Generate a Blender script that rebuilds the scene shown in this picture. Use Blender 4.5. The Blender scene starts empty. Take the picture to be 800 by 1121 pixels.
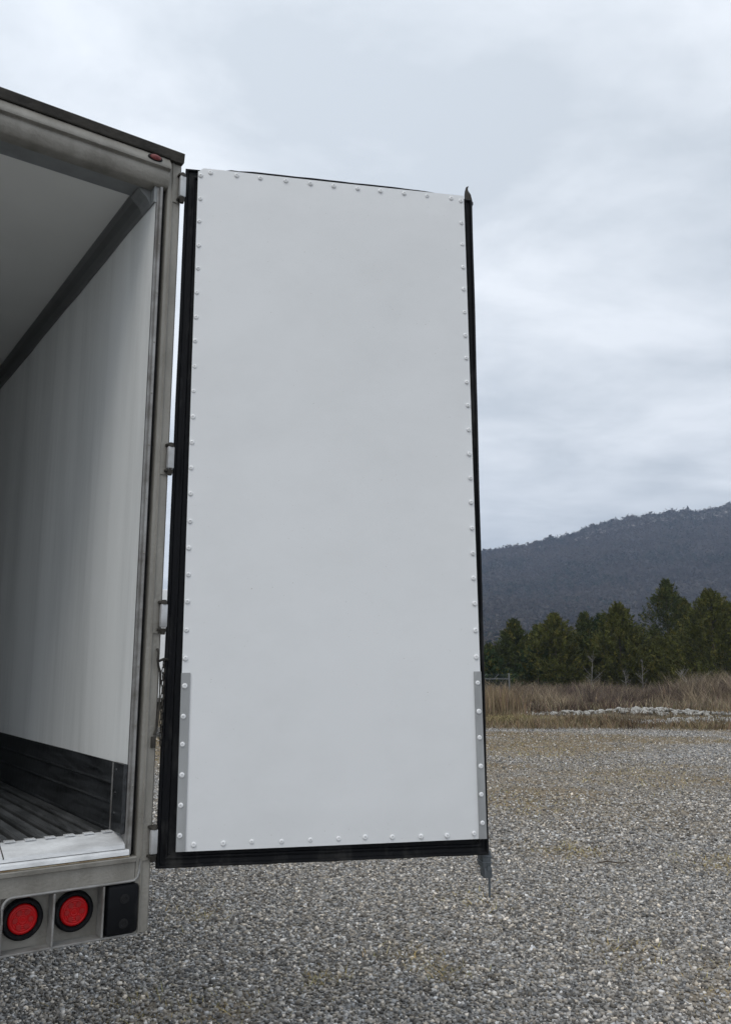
import bpy, bmesh, math, random
import numpy as np
from mathutils import Vector, Matrix
R = math.radians
random.seed(7); rng = np.random.default_rng(11)
S = bpy.context.scene
COL = S.collection

# ------------------------------------------------------------ camera, sky, sun
H = 1.9
cam = bpy.data.cameras.new('camera'); camo = bpy.data.objects.new('camera', cam); COL.objects.link(camo)
cam.sensor_fit = 'VERTICAL'; cam.sensor_height = 24.0; cam.lens = 24.0 * 925 / 1121
cam.clip_start = 0.05; cam.clip_end = 12000
camo.location = (0, 0, H); camo.rotation_euler = (R(90 + 10.72), 0, 0)
S.camera = camo
S.view_settings.view_transform = 'Standard'; S.view_settings.look = 'None'
S.view_settings.gamma = 1; S.view_settings.exposure = 0.32
S.cycles.volume_step_rate = 4; S.cycles.volume_max_steps = 64; S.cycles.volume_bounces = 0

SUN_EL, SUN_AZ = 55, 200      # sun veiled high behind the camera, a little to the left
w = bpy.data.worlds.new('World'); S.world = w; w.use_nodes = True
nt = w.node_tree; nt.nodes.clear()
def N(nt, t, **k):
    n = nt.nodes.new(t)
    for a, b in k.items():
        if a.startswith('i_'):
            key = a[2:]
            n.inputs[int(key) if key.isdigit() else key.replace('_', ' ')].default_value = b
        else: setattr(n, a, b)
    return n
L = nt.links.new
out = N(nt, 'ShaderNodeOutputWorld')
sky = N(nt, 'ShaderNodeTexSky', sky_type='NISHITA', sun_disc=False)
sky.sun_elevation = R(SUN_EL); sky.sun_rotation = R(SUN_AZ)
b1 = N(nt, 'ShaderNodeBackground', i_Strength=0.10); L(sky.outputs[0], b1.inputs[0])
tc = N(nt, 'ShaderNodeTexCoord'); sep = N(nt, 'ShaderNodeSeparateXYZ'); L(tc.outputs['Generated'], sep.inputs[0])
za = N(nt, 'ShaderNodeMath', operation='ADD', i_1=0.18); L(sep.outputs[2], za.inputs[0])
zm = N(nt, 'ShaderNodeMath', operation='MAXIMUM', i_1=0.06); L(za.outputs[0], zm.inputs[0])
dv = N(nt, 'ShaderNodeVectorMath', operation='DIVIDE'); cb = N(nt, 'ShaderNodeCombineXYZ')
for i in range(3): L(zm.outputs[0], cb.inputs[i])
L(tc.outputs['Generated'], dv.inputs[0]); L(cb.outputs[0], dv.inputs[1])
mp = N(nt, 'ShaderNodeMapping'); mp.inputs['Scale'].default_value = (1.0, 1.5, 1); mp.inputs['Location'].default_value = (3.1, 1.7, 0)
mp.inputs['Rotation'].default_value = (0, 0, R(-14))
L(dv.outputs[0], mp.inputs[0])
n1 = N(nt, 'ShaderNodeTexNoise', i_Scale=1.7, i_Detail=9.0, i_Roughness=0.56, i_Distortion=0.25); L(mp.outputs[0], n1.inputs['Vector'])
cr = N(nt, 'ShaderNodeValToRGB'); L(n1.outputs[0], cr.inputs[0])
cr.color_ramp.elements[0].position = 0.36; cr.color_ramp.elements[0].color = (0.515, 0.560, 0.608, 1)
cr.color_ramp.elements[1].position = 0.63; cr.color_ramp.elements[1].color = (0.738, 0.776, 0.822, 1)
# the overcast is brightest overhead and to the upper left where the sun is veiled
dt = N(nt, 'ShaderNodeVectorMath', operation='DOT_PRODUCT'); dt.inputs[1].default_value = Vector((-0.45, 0.05, 0.89)).normalized()
L(tc.outputs['Generated'], dt.inputs[0])
mr = N(nt, 'ShaderNodeMapRange'); L(dt.outputs['Value'], mr.inputs[0])
for i, v in ((1, 0.0), (2, 1.0), (3, 1.03), (4, 1.26)): mr.inputs[i].default_value = v
mr.interpolation_type = 'SMOOTHSTEP'
b2 = N(nt, 'ShaderNodeBackground'); L(cr.outputs[0], b2.inputs[0]); L(mr.outputs[0], b2.inputs[1])
mx = N(nt, 'ShaderNodeMixShader', i_0=0.93); L(b1.outputs[0], mx.inputs[1]); L(b2.outputs[0], mx.inputs[2]); L(mx.outputs[0], out.inputs[0])

sl = bpy.data.lights.new('sun', 'SUN'); sl.energy = 0.75; sl.angle = R(25); sl.color = (1, 0.95, 0.87)
so = bpy.data.objects.new('sun', sl); COL.objects.link(so)
az = R(SUN_AZ); el = R(SUN_EL)
sd = Vector((math.sin(az) * math.cos(el), math.cos(az) * math.cos(el), math.sin(el)))
so.rotation_euler = sd.to_track_quat('Z', 'Y').to_euler()

# ------------------------------------------------------------ materials
def mat(name, col, rough=0.6, metal=0.0, var=0.0, vscale=5.0, vstretch=(1, 1, 1), col2=None, bump=0.0, bscale=40.0,
        attr=None, spec=0.5, detail=6.0, lo=0.35, hi=0.65, coat=0.0, rvar=0.0):
    m = bpy.data.materials.new(name); m.use_nodes = True
    t = m.node_tree; b = t.nodes['Principled BSDF']; K = t.links.new
    b.inputs['Roughness'].default_value = rough; b.inputs['Metallic'].default_value = metal
    b.inputs['Specular IOR Level'].default_value = spec; b.inputs['Coat Weight'].default_value = coat
    c = (*col, 1); b.inputs['Base Color'].default_value = c
    tcn = N(t, 'ShaderNodeTexCoord')
    src = None
    if attr:
        a = N(t, 'ShaderNodeAttribute', attribute_name=attr); src = a.outputs['Color']
    if var or col2:
        mpn = N(t, 'ShaderNodeMapping'); mpn.inputs['Scale'].default_value = vstretch; K(tcn.outputs['Object'], mpn.inputs[0])
        no = N(t, 'ShaderNodeTexNoise', i_Scale=vscale, i_Detail=detail, i_Roughness=0.6); K(mpn.outputs[0], no.inputs['Vector'])
        r = N(t, 'ShaderNodeValToRGB'); K(no.outputs[0], r.inputs[0])
        r.color_ramp.elements[0].position = lo; r.color_ramp.elements[1].position = hi
        c2 = col2 if col2 else tuple(x * (1 - var) for x in col)
        r.color_ramp.elements[0].color = (*c2, 1); r.color_ramp.elements[1].color = c
        if src is None: src = r.outputs[0]
        else:
            m2 = N(t, 'ShaderNodeMix', data_type='RGBA', blend_type='MULTIPLY', i_0=1.0)
            K(src, m2.inputs[6]); K(r.outputs[0], m2.inputs[7]); src = m2.outputs[2]
        if rvar:
            rr = N(t, 'ShaderNodeMapRange'); K(no.outputs[0], rr.inputs[0]); rr.inputs[3].default_value = rough - rvar; rr.inputs[4].default_value = rough + rvar
            K(rr.outputs[0], b.inputs['Roughness'])
    if src is not None: K(src, b.inputs['Base Color'])
    if bump:
        nb = N(t, 'ShaderNodeTexNoise', i_Scale=bscale, i_Detail=4.0); K(tcn.outputs['Object'], nb.inputs['Vector'])
        bp = N(t, 'ShaderNodeBump', i_Strength=bump, i_Distance=0.02); K(nb.outputs[0], bp.inputs['Height']); K(bp.outputs[0], b.inputs['Normal'])
    return m

M = {}
M['steel'] = mat('weathered_frame_metal', (0.275, 0.262, 0.236), 0.46, 0.2, col2=(0.165, 0.155, 0.135), vscale=3, vstretch=(3, 3, 1), bump=0.15, bscale=90, rvar=.12, lo=.3, hi=.62)
M['steel_lt'] = mat('worn_light_metal', (0.34, 0.34, 0.335), 0.4, 0.4, col2=(0.16, 0.15, 0.14), vscale=9, bump=0.1)
M['grime'] = mat('grimy_dark_metal', (0.045, 0.04, 0.033), 0.8, 0.1, col2=(0.018, 0.016, 0.013), vscale=9, bump=0.3)
M['white'] = mat('white_outer_skin', (0.75, 0.76, 0.77), 0.35, col2=(0.66, 0.67, 0.67), vscale=1.2)
M['seam'] = mat('dark_seal', (0.012, 0.012, 0.013), 0.6, spec=.2)
M['rubber'] = mat('black_rubber', (0.006, 0.0065, 0.008), 0.5, col2=(0.024, 0.024, 0.024), lo=.33, hi=.45, vscale=11, vstretch=(1, 1, .35), bump=0.1, bscale=30, spec=.12, rvar=.1)
M['alu'] = mat('bare_aluminium', (0.80, 0.81, 0.82), 0.42, 0.2, col2=(0.52, 0.525, 0.53), vscale=5, vstretch=(1, 3, 3), bump=0.15, bscale=60)
M['strip'] = mat('dull_aluminium_strip', (0.40, 0.41, 0.415), 0.42, 0.4, col2=(0.28, 0.285, 0.29), vscale=9, vstretch=(1, 1, .2))
M['kick'] = mat('black_scuffed_liner', (0.040, 0.043, 0.046), 0.42, spec=.4, col2=(0.009, 0.010, 0.011), vscale=6, vstretch=(8, .7, 8), bump=.15, bscale=25, rvar=.12)
M['rust'] = mat('rusty_edge', (0.20, 0.12, 0.05), 0.8, col2=(0.38, 0.33, 0.24), vscale=20, vstretch=(1, 1, 1))
M['red'] = mat('red_lens', (0.40, 0.002, 0.004), 0.35, spec=.25)
M['ceil'] = mat('grey_ceiling_panel', (0.82, 0.82, 0.79), 0.5, col2=(0.76, 0.76, 0.73), vscale=1.2, detail=3, bump=.05, bscale=8)
M['cove'] = mat('cove_moulding', (0.16, 0.165, 0.165), 0.4, 0.2, col2=(0.13, 0.13, 0.13), vscale=3)
M['rivet'] = mat('white_rivet', (0.78, 0.79, 0.80), 0.3)
M['cap'] = mat('rivet_dimple', (0.55, 0.56, 0.57), 0.5)
M['hinge'] = mat('hinge_metal', (0.52, 0.53, 0.54), 0.4, 0.35, col2=(0.36, 0.36, 0.36), vscale=15)
M['galv'] = mat('galvanised_rod', (0.17, 0.19, 0.20), 0.5, 0.5, col2=(0.09, 0.10, 0.11), vscale=14)
M['tyre'] = mat('tyre_rubber', (0.02, 0.02, 0.02), 0.8)

def noise_panel(name, col, dark, rough, streak, bumps):
    """moulded panel sheet: faint vertical streaks of dirt + slow waviness"""
    m = bpy.data.materials.new(name); m.use_nodes = True; t = m.node_tree; K = t.links.new
    b = t.nodes['Principled BSDF']; b.inputs['Roughness'].default_value = rough
    tcn = N(t, 'ShaderNodeTexCoord')
    mpn = N(t, 'ShaderNodeMapping'); mpn.inputs['Scale'].default_value = streak; K(tcn.outputs['Object'], mpn.inputs[0])
    no = N(t, 'ShaderNodeTexNoise', i_Scale=1.0, i_Detail=9.0, i_Roughness=.72); K(mpn.outputs[0], no.inputs['Vector'])
    r = N(t, 'ShaderNodeValToRGB'); K(no.outputs[0], r.inputs[0])
    r.color_ramp.elements[0].position = .32; r.color_ramp.elements[1].position = .56
    r.color_ramp.elements[0].color = (*dark, 1); r.color_ramp.elements[1].color = (*col, 1)
    n2 = N(t, 'ShaderNodeTexNoise', i_Scale=160.0, i_Detail=2.0); K(tcn.outputs['Object'], n2.inputs['Vector'])
    r2 = N(t, 'ShaderNodeValToRGB'); K(n2.outputs[0], r2.inputs[0])
    r2.color_ramp.elements[0].position = .215; r2.color_ramp.elements[1].position = .25
    r2.color_ramp.elements[0].color = (.5, .48, .42, 1); r2.color_ramp.elements[1].color = (1, 1, 1, 1)
    m2 = N(t, 'ShaderNodeMix', data_type='RGBA', blend_type='MULTIPLY', i_0=1.0); K(r.outputs[0], m2.inputs[6]); K(r2.outputs[0], m2.inputs[7])
    K(m2.outputs[2], b.inputs['Base Color'])
    mp2 = N(t, 'ShaderNodeMapping'); mp2.inputs['Scale'].default_value = bumps; K(tcn.outputs['Object'], mp2.inputs[0])
    n3 = N(t, 'ShaderNodeTexNoise', i_Scale=1.0, i_Detail=3.0); K(mp2.outputs[0], n3.inputs['Vector'])
    bp = N(t, 'ShaderNodeBump', i_Strength=0.5, i_Distance=0.03); K(n3.outputs[0], bp.inputs['Height']); K(bp.outputs[0], b.inputs['Normal'])
    return m
M['liner'] = noise_panel('white_wall_liner', (0.80, 0.815, 0.81), (0.64, 0.655, 0.65), 0.45, (1, 3.6, .28), (1, 2.2, .2))
M['panel'] = noise_panel('white_door_panel', (0.715, 0.727, 0.742), (0.67, 0.682, 0.694), 0.36, (.9, 1, 1.3), (1.6, 1, 1.1))

# ------------------------------------------------------------ mesh helpers
class MB:
    def __init__(s): s.b = bmesh.new()
    def box(s, x0, x1, y0, y1, z0, z1, bev=0.0):
        r = bmesh.ops.create_cube(s.b, size=1)
        for v in r['verts']:
            v.co = Vector(((x0 + x1) / 2 + v.co.x * (x1 - x0), (y0 + y1) / 2 + v.co.y * (y1 - y0), (z0 + z1) / 2 + v.co.z * (z1 - z0)))
        if bev:
            es = list({e for v in r['verts'] for e in v.link_edges})
            bmesh.ops.bevel(s.b, geom=es, offset=bev, segments=2, affect='EDGES', profile=.5)
        return s
    def prism(s, prof, a0, a1, axis):
        """closed profile extruded along axis 'x' (prof=(y,z)), 'y' (prof=(x,z)) or 'z' (prof=(x,y))"""
        def P(p, a): return {'x': (a, p[0], p[1]), 'y': (p[0], a, p[1]), 'z': (p[0], p[1], a)}[axis]
        A = [s.b.verts.new(P(p, a0)) for p in prof]; B = [s.b.verts.new(P(p, a1)) for p in prof]
        n = len(prof)
        for i in range(n): s.b.faces.new((A[i], A[(i + 1) % n], B[(i + 1) % n], B[i]))
        s.b.faces.new(A[::-1]); s.b.faces.new(B)
        return s
    def cyl(s, p0, p1, r0, r1=None, seg=16, cap=True):
        r1 = r0 if r1 is None else r1
        p0, p1 = Vector(p0), Vector(p1); q = (p1 - p0).to_track_quat('Z', 'Y')
        A = [s.b.verts.new(p0 + q @ Vector((math.cos(2 * math.pi * i / seg) * r0, math.sin(2 * math.pi * i / seg) * r0, 0))) for i in range(seg)]
        B = [s.b.verts.new(p1 + q @ Vector((math.cos(2 * math.pi * i / seg) * r1, math.sin(2 * math.pi * i / seg) * r1, 0))) for i in range(seg)]
        for i in range(seg): s.b.faces.new((A[i], A[(i + 1) % seg], B[(i + 1) % seg], B[i]))
        if cap: s.b.faces.new(A[::-1]); s.b.faces.new(B)
        return s
    def tube(s, pts, r, seg=8):
        pts = [Vector(p) for p in pts]; rings = []
        for i, p in enumerate(pts):
            d = (pts[min(i + 1, len(pts) - 1)] - pts[max(i - 1, 0)]).normalized(); q = d.to_track_quat('Z', 'Y')
            rr = r[i] if isinstance(r, (list, tuple)) else r
            rings.append([s.b.verts.new(p + q @ Vector((math.cos(2 * math.pi * k / seg) * rr, math.sin(2 * math.pi * k / seg) * rr, 0))) for k in range(seg)])
        for a, b in zip(rings, rings[1:]):
            for k in range(seg): s.b.faces.new((a[k], a[(k + 1) % seg], b[(k + 1) % seg], b[k]))
        s.b.faces.new(rings[0][::-1]); s.b.faces.new(rings[-1])
        return s
    def lathe(s, prof, c, axis, seg=24):
        """prof = [(r, h)], revolved round axis through c"""
        q = Vector(axis).to_track_quat('Z', 'Y'); c = Vector(c); rings = []
        for r, h in prof:
            rings.append([s.b.verts.new(c + q @ Vector((math.cos(2 * math.pi * k / seg) * r, math.sin(2 * math.pi * k / seg) * r, h))) for k in range(seg)])
        for a, b in zip(rings, rings[1:]):
            for k in range(seg): s.b.faces.new((a[k], a[(k + 1) % seg], b[(k + 1) % seg], b[k]))
        s.b.faces.new(rings[0][::-1]); s.b.faces.new(rings[-1])
        return s
    def build(s, name, m, parent=None, smooth=False):
        bmesh.ops.recalc_face_normals(s.b, faces=s.b.faces[:])
        me = bpy.data.meshes.new(name); s.b.to_mesh(me); s.b.free()
        me.materials.append(m)
        if smooth: me.shade_smooth()
        o = bpy.data.objects.new(name, me); COL.objects.link(o)
        if parent: o.parent = parent
        if smooth == 'auto':
            for p in me.polygons: p.use_smooth = True
            me.set_sharp_from_angle(angle=R(35))
        return o
def tag(o, label=None, cat=None, group=None, kind=None):
    for k, v in (('label', label), ('category', cat), ('group', group), ('kind', kind)):
        if v: o[k] = v
    return o
def empty(name, loc, rz=0):
    o = bpy.data.objects.new(name, None); COL.objects.link(o); o.location = loc; o.rotation_euler = (0, 0, rz); o.empty_display_size = .2; return o
def raw_mesh(name, V, F, m, parent=None, colors=None, smooth=False):
    """numpy verts (n,3), faces (m,k) all of one size k; colours per vertex"""
    V = np.asarray(V, dtype=np.float32); F = np.asarray(F, dtype=np.int32); k = F.shape[1]
    me = bpy.data.meshes.new(name); me.vertices.add(len(V)); me.vertices.foreach_set('co', V.ravel())
    me.loops.add(F.size); me.loops.foreach_set('vertex_index', F.ravel())
    me.polygons.add(len(F)); me.polygons.foreach_set('loop_start', np.arange(0, F.size, k, dtype=np.int32))
    me.polygons.foreach_set('loop_total', np.full(len(F), k, dtype=np.int32))
    if smooth: me.polygons.foreach_set('use_smooth', np.ones(len(F), dtype=bool))
    me.update(calc_edges=True)
    if colors is not None:
        a = me.attributes.new('tint', 'FLOAT_COLOR', 'POINT')
        c = np.ones((len(V), 4), dtype=np.float32); c[:, :3] = colors; a.data.foreach_set('color', c.ravel())
    me.materials.append(m)
    o = bpy.data.objects.new(name, me); COL.objects.link(o)
    if parent: o.parent = parent
    return o
def vnoise(x, y, seed=0):
    """smooth value noise, numpy"""
    xi = np.floor(x).astype(int); yi = np.floor(y).astype(int); fx = x - xi; fy = y - yi
    def h(a, b):
        n = (a * 374761393 + b * 668265263 + seed * 974634777) & 0x7fffffff
        n = ((n ^ (n >> 13)) * 1274126177) & 0x7fffffff
        return ((n ^ (n >> 16)) & 0xffff) / 65535.0
    u = fx * fx * (3 - 2 * fx); v = fy * fy * (3 - 2 * fy)
    return (h(xi, yi) * (1 - u) + h(xi + 1, yi) * u) * (1 - v) + (h(xi, yi + 1) * (1 - u) + h(xi + 1, yi + 1) * u) * v
def fbm(x, y, o=4, seed=0):
    s = 0; a = .5; tot = 0
    for i in range(o): s = s + a * vnoise(x * 2 ** i, y * 2 ** i, seed + i); tot += a; a *= .5
    return s / tot

# ------------------------------------------------------------ ground: one sheet to the horizon
def ground_z(x, y):
    z = (fbm(x * .35, y * .35, 3, 5) - .5) * .05
    z = z + np.clip((y - 29) / 5, 0, 1) * np.clip((60 - y) / 20, 0, 1) * (fbm(x * .15, y * .3, 3, 9) - .42) * .5
    return z * np.clip((140 - np.hypot(x, y)) / 60, 0, 1)
def edge_y(x): return 29.3 - .04 * x + (fbm(x * .25, x * 0 + 3., 3, 31) - .5) * 2.2     # where the gravel lot ends
def bare(x, y):
    """brown weedy patches in the gravel, 0..1"""
    p = fbm(x * .22, y * .45, 4, 21)
    far = np.clip((y - 9.5) / 8, 0, 1)
    v = np.clip((p + .22 * (fbm(x * 3, y * 3, 3, 88) - .5) - .54 + .12 * far) / .18, 0, 1) * np.clip((y - 7) / 6, 0.0, 1)
    for px, py, r in ((-1.28, 5.25, .3), (-.82, 5.2, .34), (-.28, 5.7, .24), (.28, 6.2, .26), (.49, 5.85, .22), (2.25, 5.6, .6), (1.8, 6.3, .35), (4.1, 20.7, 2.6), (2.3, 13, 1.7), (3.9, 12.3, 1.5), (5.2, 16, 2.2), (2.2, 9.6, .7), (3.6, 9.0, .6)):
        v = np.maximum(v, np.clip(1.15 - np.hypot(x - px, (y - py) * .8) / r + (fbm(x * 6, y * 6, 2, 77) - .5) * .8, 0, 1) * .8)
    return v
gx = np.unique(np.concatenate([np.linspace(-4000, -60, 12), np.arange(-60, -14, 2.), np.arange(-14, 32, .25), np.arange(32, 100, 2.), np.linspace(100, 4000, 12)]))
gy = np.unique(np.concatenate([np.linspace(-4000, -40, 10), np.arange(-40, 3, 2.), np.arange(3, 36, .25), np.arange(36, 110, 1.), np.linspace(110, 6000, 14)]))
X, Y = np.meshgrid(gx, gy); Z = ground_z(X, Y)
V = np.stack([X, Y, Z], -1).reshape(-1, 3); nx = len(gx)
ii = (np.arange(len(gy) - 1)[:, None] * nx + np.arange(nx - 1)[None]).ravel()
F = np.stack([ii, ii + 1, ii + nx + 1, ii + nx], 1)
bare_v = bare(X, Y).ravel(); soil = np.clip((V[:, 1] - edge_y(V[:, 0])) / .8 + .5, 0, 1)
g = raw_mesh('ground', V, F, None or mat('tmp', (1, 1, 1)), colors=np.stack([np.maximum(bare_v, 0), soil, soil * 0], 1), smooth=True)
m = bpy.data.materials.new('gravel_and_soil'); m.use_nodes = True; t = m.node_tree; K = t.links.new; B = t.nodes['Principled BSDF']
B.inputs['Roughness'].default_value = .9; B.inputs['Specular IOR Level'].default_value = .2
at = N(t, 'ShaderNodeAttribute', attribute_name='tint'); sp = N(t, 'ShaderNodeSeparateColor'); K(at.outputs['Color'], sp.inputs[0])
tcn = N(t, 'ShaderNodeTexCoord')
vo = N(t, 'ShaderNodeTexVoronoi', i_Scale=34.0); K(tcn.outputs['Object'], vo.inputs['Vector'])
vs = N(t, 'ShaderNodeSeparateColor'); K(vo.outputs['Color'], vs.inputs[0])
r1 = N(t, 'ShaderNodeValToRGB'); K(vs.outputs[0], r1.inputs[0])
r1.color_ramp.elements[0].color = (.08, .077, .072, 1); r1.color_ramp.elements[1].color = (.42, .41, .395, 1)
nz = N(t, 'ShaderNodeTexNoise', i_Scale=9.0, i_Detail=9.0, i_Roughness=.75); K(tcn.outputs['Object'], nz.inputs['Vector'])
r2 = N(t, 'ShaderNodeValToRGB'); K(nz.outputs[0], r2.inputs[0])
r2.color_ramp.elements[0].position = .3; r2.color_ramp.elements[1].position = .7
r2.color_ramp.elements[0].color = (.10, .078, .052, 1); r2.color_ramp.elements[1].color = (.36, .29, .20, 1)
n4 = N(t, 'ShaderNodeTexNoise', i_Scale=.9, i_Detail=6.0, i_Roughness=.7); K(tcn.outputs['Object'], n4.inputs['Vector'])
r4 = N(t, 'ShaderNodeValToRGB'); K(n4.outputs[0], r4.inputs[0])
r4.color_ramp.elements[0].position = .35; r4.color_ramp.elements[1].position = .68
r4.color_ramp.elements[0].color = (.06, .048, .032, 1); r4.color_ramp.elements[1].color = (.21, .165, .10, 1)
ma = N(t, 'ShaderNodeMix', data_type='RGBA'); K(sp.outputs[0], ma.inputs[0]); K(r1.outputs[0], ma.inputs[6]); K(r2.outputs[0], ma.inputs[7])
mb_ = N(t, 'ShaderNodeMix', data_type='RGBA'); K(sp.outputs[1], mb_.inputs[0]); K(ma.outputs[2], mb_.inputs[6]); K(r4.outputs[0], mb_.inputs[7])
K(mb_.outputs[2], B.inputs['Base Color'])
bp = N(t, 'ShaderNodeBump', i_Strength=.9, i_Distance=.02); K(vo.outputs['Distance'], bp.inputs['Height']); bp.invert = True; K(bp.outputs[0], B.inputs['Normal'])
g.data.materials[0] = m; tag(g, kind='structure')

# loose stones lying on the lot
ph = (1 + 5 ** .5) / 2
ico = np.array([(-1, ph, 0), (1, ph, 0), (-1, -ph, 0), (1, -ph, 0), (0, -1, ph), (0, 1, ph), (0, -1, -ph), (0, 1, -ph), (ph, 0, -1), (ph, 0, 1), (-ph, 0, -1), (-ph, 0, 1)]) / 1.9
icof = np.array([(0, 11, 5), (0, 5, 1), (0, 1, 7), (0, 7, 10), (0, 10, 11), (1, 5, 9), (5, 11, 4), (11, 10, 2), (10, 7, 6), (7, 1, 8), (3, 9, 4), (3, 4, 2), (3, 2, 6), (3, 6, 8), (3, 8, 9), (4, 9, 5), (2, 4, 11), (6, 2, 10), (8, 6, 7), (9, 8, 1)])
octv = np.array([(1, 0, 0), (-1, 0, 0), (0, 1, 0), (0, -1, 0), (0, 0, 1), (0, 0, -1.)])
octf = np.array([(0, 2, 4), (2, 1, 4), (1, 3, 4), (3, 0, 4), (2, 0, 5), (1, 2, 5), (3, 1, 5), (0, 3, 5)])
cube_v = np.array([(x, y, z) for x in (-1, 1) for y in (-1, 1) for z in (-1, 1)]) * .72
cube_f = np.array([(0, 1, 3), (0, 3, 2), (4, 6, 7), (4, 7, 5), (0, 4, 5), (0, 5, 1), (2, 3, 7), (2, 7, 6), (0, 2, 6), (0, 6, 4), (1, 5, 7), (1, 7, 3)])
def stones(P, size, bv, bf, flat=.62, jit=.38, cols=None):
    n = len(P); k = len(bv)
    v = bv[None] * (1 + rng.uniform(-jit, jit, (n, k, 1))) + rng.uniform(-jit * .5, jit * .5, (n, k, 3))
    v = v * rng.uniform(.65, 1.25, (n, 1, 3)) * np.array([1, 1, flat])
    a = rng.uniform(0, 2 * math.pi, n); b = rng.normal(0, .6, n)
    cb_, sb = np.cos(b)[:, None], np.sin(b)[:, None]
    x, y, z = v[..., 0], v[..., 1] * cb_ - v[..., 2] * sb, v[..., 1] * sb + v[..., 2] * cb_
    ca, sa = np.cos(a)[:, None], np.sin(a)[:, None]
    v = np.stack([x * ca - y * sa, x * sa + y * ca, z], -1) * size[:, None, None] + P[:, None, :]
    f = (bf[None] + (np.arange(n) * k)[:, None, None]).reshape(-1, 3)
    return v.reshape(-1, 3), f, np.repeat(cols, k, 0)
def stone_cols(n):
    v = rng.choice([0, 1, 2, 3], n, p=[.30, .40, .22, .08])
    base = np.array([.14, .29, .44, .66])[v] * rng.uniform(.75, 1.25, n)
    warm = rng.uniform(.0, .14, n)
    return np.stack([base * (1 + warm), base, base * (1 - warm * 1.3)], 1)
m_st = mat('limestone_chips', (1, 1, 1), .85, attr='tint', spec=.35)
def scatter(n, y0, y1, pw=1.0):
    yy = y0 + (y1 - y0) * rng.random(n) ** pw
    xx = rng.uniform(-1, 1, n) * (yy * .53 + .6)
    return xx, yy
VV = []; FF = []; CC = []; off = 0
for (n, y0, y1, s0, s1, bv, bf, pw) in ((22000, 2.2, 4.25, .008, .0175, octv, octf, 1.0), (115000, 4.2, 9.5, .006, .0165, cube_v, cube_f, 1.0), (30000, 9.5, 14, .010, .021, cube_v, cube_f, 1.0), (60000, 9.5, 20, .013, .026, octv, octf, .9), (50000, 18, 30.5, .016, .032, octv, octf, .8)):
    x, y = scatter(n, y0, y1, pw)
    keep = (rng.random(n) > bare(x, y) * .5) & (y < edge_y(x) + rng.normal(0, .25, n))
    x, y = x[keep], y[keep]; n = len(x)
    sz = s0 + (s1 - s0) * rng.random(n) ** 1.6
    P = np.stack([x, y, ground_z(x, y) + sz * rng.uniform(.15, .65, n)], 1)
    v, f, c = stones(P, sz, bv, bf, cols=stone_cols(n))
    VV.append(v); FF.append(f + off); CC.append(c); off += len(v)
gs = raw_mesh('gravel_stones', np.concatenate(VV), np.concatenate(FF), m_st, colors=np.concatenate(CC))
tag(gs, 'loose grey crushed stone covering the lot', 'gravel', kind='stuff')

# ------------------------------------------------------------ hill with its leafless woods
HX = np.array([-900, -300, -120, 60, 184, 227, 270, 313, 356, 400, 443, 486, 529, 573, 631, 760, 1000, 1500, 2200.])
HZ = np.array([4, 20, 70, 150, 182, 188, 197.5, 207, 220, 230, 238.5, 243, 246, 255, 266, 285, 300, 270, 200.])
def hill_z(x, y):
    ridge = np.interp(x, HX, HZ)
    s = np.clip((y - 330) / 970, 0, 1); prof = .35 * s + .65 * s ** 1.9
    back = np.clip((y - 1300) / 900, 0, 1)
    z = ridge * prof * (1 - back ** 1.3) - 2
    z = z + (fbm(x / 140, y / 140, 4, 3) - .5) * 60 * np.minimum(s * 3, 1) * np.clip(1.08 - s, .03, 1) + (fbm(x / 22, y / 22, 3, 8) - .5) * 5 * s * (s < .96)
    return z
hx = np.unique(np.concatenate([np.arange(-900, -150, 50.), np.arange(-150, 900, 7.), np.arange(900, 2200, 50.)]))
hy = np.unique(np.concatenate([np.arange(330, 1320, 8.), np.arange(1320, 2300, 60.)]))
X, Y = np.meshgrid(hx, hy); Z = hill_z(X, Y); nx = len(hx)
ii = (np.arange(len(hy) - 1)[:, None] * nx + np.arange(nx - 1)[None]).ravel()
hill = raw_mesh('hill', np.stack([X, Y, Z], -1).reshape(-1, 3), np.stack([ii, ii + 1, ii + nx + 1, ii + nx], 1),
    mat('hillside_soil', (.045, .038, .034), .95, col2=(.028, .024, .022), vscale=.03), smooth=True)
tag(hill, kind='structure')
n = 30000
yy = 340 + 975 * rng.random(n) ** .8; xx = rng.uniform(-.02, .52, n) * yy - 20 + rng.uniform(-30, 30, n)
cr_n = 2600
xx[:cr_n] = rng.uniform(80, 760, cr_n); yy[:cr_n] = 1300 + rng.normal(0, 9, cr_n)
zz = hill_z(xx, yy)
K_ = 11
th = rng.uniform(5, 9.5, n); th[:cr_n] = rng.uniform(3, 11, cr_n) * (.35 + 1.25 * fbm(xx[:cr_n] / 11, xx[:cr_n] * 0, 3, 4))
rad = th * rng.uniform(.32, .5, n)
cc = rng.normal(0, 1, (n, K_, 3)); cc /= np.linalg.norm(cc, axis=2, keepdims=True); cc *= rng.random((n, K_, 1)) ** .4
cc = cc * np.stack([rad, rad, th * .45], 1)[:, None] + np.stack([xx, yy, zz + th * .55], 1)[:, None]
tv = cc[:, :, None, :] + rng.normal(0, 1, (n, K_, 3, 3)) * (th * .15)[:, None, None, None]
patch = fbm(xx / 90, yy / 90, 3, 14); patch = patch * 1.0; ev = rng.random(n) < np.clip((patch - .45) * 3.5, .02, .55)
c0 = np.array([.070, .061, .052]) * rng.uniform(.85, 1.12, (n, 1)) * (.75 + .5 * fbm(xx / 60, yy / 60, 3, 19))[:, None]; c0[ev] = np.array([.022, .032, .024]) * rng.uniform(.7, 1.3, (ev.sum(), 1))
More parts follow.
